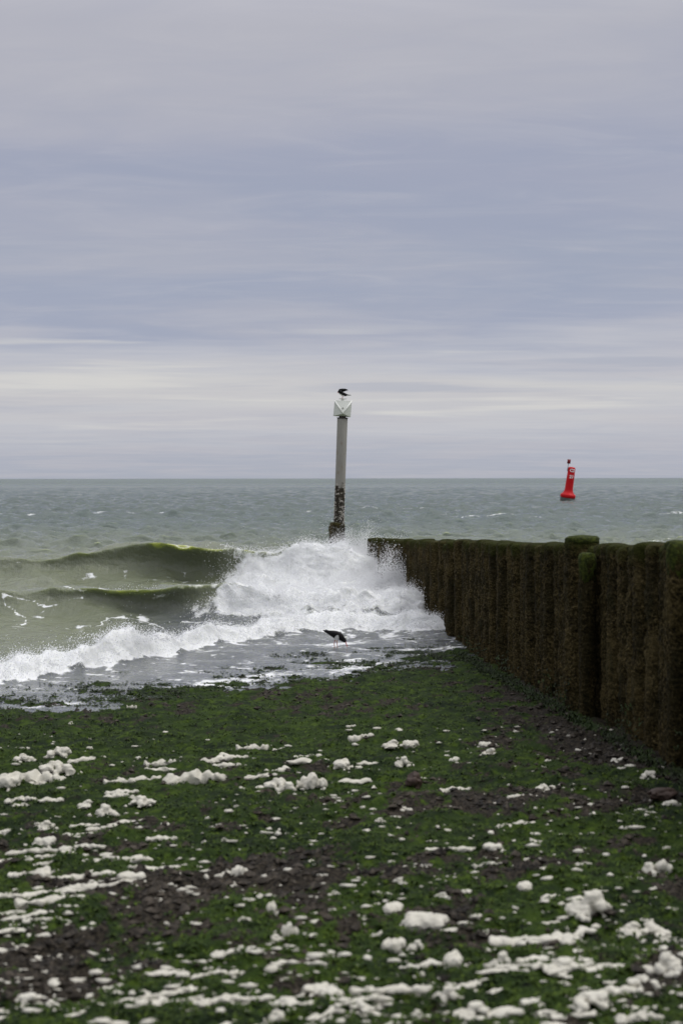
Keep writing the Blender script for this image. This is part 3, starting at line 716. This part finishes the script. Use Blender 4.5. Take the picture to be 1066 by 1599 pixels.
def describe():
    stones = [on_ground(646, 1226), on_ground(1034, 1246)]
    for (o, name, X0, d0, W, kind, label) in PLACED:
        if label: tag(o, label, 'foam'); continue
        near = sum(1 for q in PLACED if q[0] is not o and math.hypot(q[2]-X0, q[3]-d0) < .5*(W+q[4])+.03)
        slim = max(v[2] for v in o.bound_box)*o.scale[2] < .17*o.scale[0]
        look = {'foam_blob': 'small cream blob of sea foam', 'foam_lump': 'rounded cream lump of sea foam' if kind == 'round' else 'knobbly cream mound of sea foam', 'foam_strand': ('long thin' if slim else 'long plump')+' strand of cream sea foam'}[name]
        if name != 'foam_blob' and W > .17: look = look.replace('long', 'wide').replace('rounded', 'large rounded').replace('knobbly', 'large knobbly')
        if min(math.hypot(X0-a_, d0-b_) for a_, b_ in stones) < .35: where = 'by a reddish stone'
        elif 2.66-.0739*(d0-11.1)-X0 < .9: where = 'near the pile wall'
        elif float(shore_d(X0, d0)) < 2.2: where = 'close to the waterline'
        elif float(algae_mask(np.array([X0]), np.array([d0]))[0]) < .45: where = 'on dark shingle'
        else: where = 'on weed '+('midway up the shore' if float(shore_d(X0, d0)) < 6.3 else 'high up the shore')
        how = 'in a drift ' if near else 'alone '
        tag(o, look+' '+how+where, 'foam', look+'s '+how+where)
describe()
# the finest flecks: one object
V, F = [], []
ic = bmesh.new(); bmesh.ops.create_icosphere(ic, subdivisions=1, radius=1)
iv = np.array([v.co[:] for v in ic.verts]); ic.verts.index_update(); if_ = np.array([[v.index for v in f.verts] for f in ic.faces]); ic.free()
n_ = 0
while n_ < 1500:
    px = fl.uniform(-30, 1096); py = 1130+480*fl.random()**.75
    if fl.random() > fleck_density(px, py)**1.5*1.2 or px > 830+(py-1075)*1.75: continue
    X0, d0 = on_ground(px, py); r_ = .004*(.020/.004)**(fl.random()**1.6)
    zb = float(ground_z(np.array([X0]), np.array([d0]))[0])
    q = iv*np.array([r_*fl.uniform(1.2, 3.4), r_*fl.uniform(.8, 1.8), r_*.6])+fl.normal(0, .26*r_, iv.shape)
    V.append(q+np.array([X0, d0, zb+r_*.35])); F.append(if_+len(iv)*n_); n_ += 1
tag(link('foam_flecks', mesh_np('foam_flecks', np.concatenate(V), np.concatenate(F), M['foam'], True)), 'fine cream flecks of sea foam dotted over the weed', 'foam', None, 'stuff')

# ------------------------------------------------------------------ groyne of timber piles
def pile_mesh(seed, rad=.143, length=2.9, crust=1.0):
    na, nz = 32, 190; V = []; off = Vector((seed*7.3, seed*1.9, 0))
    zs = [0.0, -.006, -.02, -.045]+list(-np.linspace(.075, length, nz))
    for iz, z_ in enumerate(zs):
        cap = [.62, .82, .94, 1.0][iz] if iz < 4 else 1.0
        for k in range(na):
            th = 2*math.pi*k/na; c_, s_ = math.cos(th), math.sin(th)
            p = Vector((c_*rad, s_*rad, z_))+off
            r_ = rad*(1+.10*mnoise.noise(Vector((c_*.9, s_*.9, z_*.9))+off))
            r_ += crust*(.022*mnoise.noise(p*7)+.026*abs(mnoise.noise(p*17))+.016*mnoise.noise(p*36))
            zz2 = z_+(.018*mnoise.noise(p*11) if iz < 5 else 0)
            V.append((c_*r_*cap, s_*r_*cap, zz2))
    n = len(zs); F = []
    for i in range(n-1):
        for k in range(na):
            F.append((i*na+k, (i+1)*na+k, (i+1)*na+(k+1) % na, i*na+(k+1) % na))
    V.append((0, 0, .012)); c0 = len(V)-1
    F += [(c0, k, (k+1) % na, (k+1) % na) for k in range(0)]
    me = bpy.data.meshes.new('pile'); me.from_pydata(V, [], F+[(c0, k, (k+1) % na) for k in range(na)])
    for p in me.polygons: p.use_smooth = True
    me.materials.append(M['pile']); me.update(); return me
PILES = [pile_mesh(i) for i in range(9)]
def wall_x(y): return 2.66-.0739*(y-11.1)
def wall_top(y): return 2.055-(y-11.1)*(1.055/26.4)
groyne = link('pile_groyne', None, loc=(wall_x(24)+.17, 24, 0)); groyne.empty_display_size = .2
tag(groyne, 'long groyne of weed and mussel crusted timber piles running into the sea', 'groyne')
gi = Vector(groyne.location)
yy = 7.6; i = 0; pr = random.Random(21)
while yy < 37.55:
    o = link('pile', PILES[pr.randrange(9)], groyne)
    dz = pr.gauss(0, .014)+.02*mnoise.noise(Vector((yy*.6, 3, 0)))
    o.location = Vector((wall_x(yy)+.155+pr.gauss(0, .03), yy, wall_top(yy)+dz))-gi
    o.rotation_euler = (pr.gauss(0, .009), pr.gauss(0, .009), pr.random()*6.28)
    s_ = pr.uniform(.88, 1.10); o.scale = (s_, s_, 1)
    yy += pr.uniform(.305, .345)*s_
# taller stump, bright topped front piles
def extra_pile(px_c, d_, top, rad_s, dx, green):
    o = link('pile', PILES[pr.randrange(9)], groyne)
    P_ = Vector(((px_c-533)/FPX*d_+dx, d_, top)); o.location = P_-gi; o.scale = (rad_s, rad_s, 1); o.rotation_euler = (0, 0, pr.random()*6)
    if green:
        bm = bmesh.new(); lathe(bm, [(.140, -.06), (.153, -.03), (.153, .0), (.135, .016), (.07, .024)], 28)
        for v in bm.verts:
            q = v.co*12; v.co += Vector(mnoise.noise_vector(q+P_))*.012
        from_bm(bm, 'moss_cap', M['moss'], o, loc=(0, 0, .0))
    return o
extra_pile(908, 14.6, 1.985, 1.14, 0, True)
extra_pile(1066, 11.15, 2.085, .95, 0, True)
for (px_, d_, zt_) in ((917, 13.9, 1.84), (1058, 11.0, 2.08)):
    o = link('pile', PILES[3], groyne); o.location = Vector(((px_-533)/FPX*d_, d_, zt_))-gi; o.scale = (.56, .56, 1)
    bm = bmesh.new(); lathe(bm, [(.13, -.26), (.148, -.16), (.156, -.08), (.155, -.02), (.135, .010), (.07, .02)], 28)
    for v in bm.verts: v.co += Vector(mnoise.noise_vector(v.co*9+Vector((px_, 0, 0))))*.03
    from_bm(bm, 'moss_cap', M['moss'], o)

# ------------------------------------------------------------------ stones by the groyne
def stone(px, py, wpx, hpx, mat, label):
    X0, d0 = on_ground(px, py); s_ = FPX/d0; bm = bmesh.new()
    bmesh.ops.create_icosphere(bm, subdivisions=4, radius=.5)
    for v in bm.verts:
        v.co += Vector(mnoise.noise_vector(v.co*2.6+Vector((px, 0, 0))))*.24+Vector(mnoise.noise_vector(v.co*7))*.09
    W, H = wpx/s_, hpx/s_
    bmesh.ops.scale(bm, vec=(W, W*.9, H*1.25), verts=bm.verts)
    zb = float(ground_z(np.array([X0]), np.array([d0]))[0])
    tag(from_bm(bm, 'stone', mat, loc=(X0, d0+W*.3, zb+H*.16)), label, 'stone')
stone(646, 1226, 26, 20, M['red_stone'], 'small reddish brown stone among foam lumps on the weed')
stone(1034, 1246, 40, 18, M['red_stone'], 'broad reddish brown stone on the shingle near the pile wall')
stone(828, 1064, 15, 10, M['pale_stone'], 'small pale stone lying against the foot of the pile wall')

# ------------------------------------------------------------------ beacon post with its panel
PD = 48.3
post = link('beacon_post', None, loc=((527-533)/FPX*PD, PD, 0)); post.rotation_euler = (0, R(2.05), 0); post.empty_display_size = .3
tag(post, 'tall grey beacon post topped by a square pale panel, standing off the groyne end', 'beacon')
bm = bmesh.new(); lathe(bm, [(.172, -1.6), (.172, 2.0), (.176, 4.60), (.168, 4.63)], 40)
from_bm(bm, 'shaft', M['post'], post)
for f in post.children[0].data.polygons: f.use_smooth = len(f.vertices) == 4
bm = bmesh.new(); lathe(bm, [(.13, 4.628), (.19, 4.632), (.19, 4.66), (.12, 4.67), (.10, 4.74)], 32)
from_bm(bm, 'collar', M['iron'], post, False)
# crust of barnacles and mussels on the lower shaft, singly modelled shells
V, F = [], []; rg = np.random.default_rng(8); n_ = 0
for _ in range(900):
    th = rg.random()*6.28; z_ = 2.45-2.3*rg.random()**.8
    if fbm(np.array([th*3.]), np.array([z_*3.]), 2, 500)[0] < -.1+.35*(z_-2.0): continue
    r_ = rg.uniform(.008, .021)
    V.append(iv*np.array([r_, r_, r_])*rg.uniform(.7, 1.2, 3)+rg.normal(0, .1*r_, iv.shape)+np.array([math.cos(th)*.174, math.sin(th)*.174, z_])); F.append(if_+len(iv)*n_); n_ += 1
tag(link('barnacles', mesh_np('barnacles', np.concatenate(V), np.concatenate(F), M['barnacle']), post), kind='stuff')
bm = bmesh.new(); lathe(bm, [(.22, -1.4), (.25, 0), (.265, .5), (.27, 1.0), (.25, 1.08), (.17, 1.10)], 40)
bmesh.ops.subdivide_edges(bm, edges=[e for e in bm.edges if abs(e.verts[0].co.z-e.verts[1].co.z) > .1], cuts=14)
for v in bm.verts: v.co += Vector(mnoise.noise_vector(v.co*8))*.03; v.co.x -= .055; v.co.z -= 1.16
from_bm(bm, 'timber_collar', M['pile'], post, loc=(0, 0, 1.16))
# panel: shallow pyramid box, its tip low on the front
hw, z0, z1 = .295, 4.71, 5.235
bm = bmesh.new()
c4 = [(-hw-.02, -.09, z0), (hw-.02, -.09, z0-.02), (hw, -.09, z1-.005), (-hw+.01, -.09, z1)]
fv = [bm.verts.new(c) for c in c4]; bv = [bm.verts.new((c[0], .09, c[2])) for c in c4]; tip = bm.verts.new((.015, -.30, z0+.075))
for a_, b_ in ((0, 1), (1, 2), (2, 3), (3, 0)):
    bm.faces.new((fv[a_], fv[b_], tip)); bm.faces.new((fv[b_], fv[a_], bv[a_], bv[b_]))
bm.faces.new(list(reversed(bv)))
bmesh.ops.recalc_face_normals(bm, faces=bm.faces)
panel = from_bm(bm, 'panel', M['panel'], post, False)
for cnr in (3, 2):
    bm = bmesh.new(); a_ = Vector(c4[cnr]); e_ = Vector((.015, -.30, z0+.075))
    tube(bm, [a_+Vector((0, -.004, 0)), e_+Vector((0, -.006, 0))], [.022, .022], 8)
    from_bm(bm, 'edge_strip', M['panel_edge'], panel)
bm = bmesh.new(); box(bm, (0, -.235, 4.975), (.03, .05, .035)); from_bm(bm, 'bolt', M['iron'], panel, False)
bm = bmesh.new(); tube(bm, [(-.02, 0, z1-.01), (-.02, 0, z1+.055)], [.045, .045], 12); box(bm, (-.01, 0, z1+.062), (.26, .10, .022))
from_bm(bm, 'top_bracket', M['panel'], post, False)

# ------------------------------------------------------------------ buoy
BD = 158.0
bx, bz = ray(885, 783)
buoy = link('channel_buoy', None, loc=(bx*BD, BD, .12)); buoy.rotation_euler = (R(3), R(7.3), 0)
tag(buoy, 'red channel buoy tilted in the swell, white lettering on its tower', 'buoy')
bm = bmesh.new(); lathe(bm, [(.70, -.7), (.80, -.25), (.82, .30)], 40); from_bm(bm, 'waterline_band', M['growth'], buoy)
bm = bmesh.new(); lathe(bm, [(.79, .302), (.835, .33), (.84, .60), (.80, .68), (.66, .76), (.55, .92), (.475, 1.10), (.445, 1.3), (.425, 2.4), (.40, 3.60), (.37, 3.68), (.20, 3.74)], 44)
tower = from_bm(bm, 'tower', M['red'], buoy)
bm = bmesh.new(); tube(bm, [(-.46, -.12, 3.25), (-.46, -.12, 4.15)], [.035, .035], 10); box(bm, (-.43, -.1, 3.35), (.12, .06, .06)); box(bm, (-.43, -.1, 3.6), (.12, .06, .06))
mast = from_bm(bm, 'mast', M['galv'], buoy)
bm = bmesh.new(); lathe(bm, [(.15, 4.07), (.185, 4.08), (.185, 4.54), (.15, 4.55)], 24); tm = from_bm(bm, 'topmark', M['darkred'], buoy, loc=(-.43, -.12, 0))
def lettering(txt, zc, h, rad):
    cu = bpy.data.curves.new('t', 'FONT'); cu.body = txt; cu.size = h*1.35; cu.align_x = 'CENTER'; cu.align_y = 'CENTER'; cu.offset = .02; cu.extrude = .008
    o = link('t', cu); bpy.context.view_layer.update()
    me = bpy.data.meshes.new_from_object(o.evaluated_get(bpy.context.evaluated_depsgraph_get()))
    bpy.data.objects.remove(o)
    for v in me.vertices:
        a_ = v.co.x/rad+R(6); r_ = rad+.012+v.co.z
        v.co = Vector((math.sin(a_)*r_, -math.cos(a_)*r_, zc+v.co.y))
    me.materials.clear(); me.materials.append(M['lettering'])
    link('lettering', me, tower)
lettering('C2', 3.36, .33, .412); lettering('21', 2.66, .35, .425)

# ------------------------------------------------------------------ birds
def bird(name, build, paint, mats, loc, rotz, label, cat_, voxel=.0042):
    bm = bmesh.new(); build(bm)
    me = remeshed(bm, voxel, 2)
    me.materials.clear()
    for m_ in mats: me.materials.append(M[m_])
    for p in me.polygons: p.material_index = paint(p.center); p.use_smooth = True
    o = link(name, me, None, loc); o.rotation_euler = (0, 0, rotz)
    return tag(o, label, cat_)
MATS = ['black_feather', 'white_feather', 'bill', 'leg']
def build_feeding(bm):
    tube(bm, [(-.20, 0, .281), (-.165, 0, .262), (-.12, 0, .243), (-.06, 0, .226), (0, 0, .210), (.045, 0, .193), (.08, 0, .170), (.105, 0, .148), (.126, 0, .128), (.143, 0, .115), (.152, 0, .104)],
         [.006, .016, .034, .052, .061, .060, .051, .040, .034, .030, .012], 18, .86)
    for sy in (-1, 1):   # folded wings, tips lifting by the tail
        tube(bm, [(.07, sy*.035, .205), (.02, sy*.05, .222), (-.06, sy*.045, .238), (-.13, sy*.022, .262), (-.165, sy*.012, .288)], [.02, .034, .030, .016, .006], 12, .45)
    tube(bm, [(-.10, .0, .255), (-.15, .0, .286)], [.012, .006], 8)
    tube(bm, [(.146, 0, .110), (.158, 0, .078), (.178, 0, .022)], [.0105, .008, .0055], 10, .8)
    for (sy, x0, xk, xf) in ((-.022, .018, .022, .028), (.022, -.018, -.03, -.024)):
        tube(bm, [(x0, sy, .165), (x0, sy, .125), (xk, sy, .07), (xf, sy, .004)], [.02, .0085, .0075, .007], 8)
        for dx, dy in ((.035, 0), (.026, .018), (.026, -.018), (-.012, 0)):
            tube(bm, [(xf, sy, .006), (xf+dx, sy+dy, .004)], [.007, .005], 8)
def paint_feeding(c):
    if c.x > .149 and c.z < .108: return 2
    if c.z < .128 and c.x < .06: return 3
    if c.z < .212 and -.062+(c.z-.127)*.95 < c.x < .052-.12*max(0, c.z-.17): return 1
    if -.17 < c.x <= -.04 and c.z < .168-.62*(c.x+.04)+.006: return 1
    return 0
fx, fz = ray(524, 1012)
fd = (0.0-EYE)/fz
bird('oystercatcher', build_feeding, paint_feeding, MATS, (fx*fd, fd, -.006), R(-8), 'black and white oystercatcher with red bill probing the wet shore', 'bird')
def build_perched(bm):
    tube(bm, [(.29, 0, .112), (.24, 0, .116), (.18, 0, .118), (.11, 0, .125), (.04, 0, .140), (-.03, 0, .168), (-.085, 0, .200), (-.12, 0, .228), (-.145, 0, .243), (-.160, 0, .245)],
         [.012, .014, .024, .048, .066, .066, .054, .042, .034, .016], 18, .9)
    tube(bm, [(-.155, 0, .24), (-.165, -.01, .20), (-.168, -.015, .165)], [.011, .008, .005], 8)
    for sy in (-1, 1):   # wings held up and swept back
        tube(bm, [(-.07, sy*.04, .21), (-.115, sy*.075, .262), (-.10, sy*.11, .295), (-.02, sy*.14, .305), (.08, sy*.15, .303), (.16, sy*.15, .292)], [.025, .030, .030, .028, .024, .008], 10, .6)
        tube(bm, [(-.06, sy*.05, .225), (.0, sy*.085, .262), (.07, sy*.12, .278), (.13, sy*.14, .268)], [.03, .042, .034, .008], 10, .35)
        tube(bm, [(.10, sy*.15, .298), (.155, sy*.15, .278), (.185, sy*.15, .262)], [.014, .010, .005], 8)
        tube(bm, [(.02, sy*.026, .10), (-.005, sy*.026, .05), (.0, sy*.026, .002)], [.018, .009, .008], 8)
        tube(bm, [(.0, sy*.026, .006), (-.04, sy*.026, .005)], [.008, .006], 8)
def paint_perched(c):
    if c.x < -.152 and c.z < .225: return 2
    if c.z < .075: return 3
    if c.z < .105 and c.x < .05: return 1
    if c.x < -.02 and c.z < .150-.62*(c.x+.02)-.030 and abs(c.y) < .07: return 1
    if c.x > .14 and c.z < .108: return 1
    return 0
pm = Matrix.Translation(post.location) @ post.rotation_euler.to_matrix().to_4x4()
pp = pm @ Vector((-.02, 0, 5.235+.0735))
bird('oystercatcher', build_perched, paint_perched, MATS, pp, R(6), 'dark bird perched on the beacon panel with wings raised', 'bird', .005)
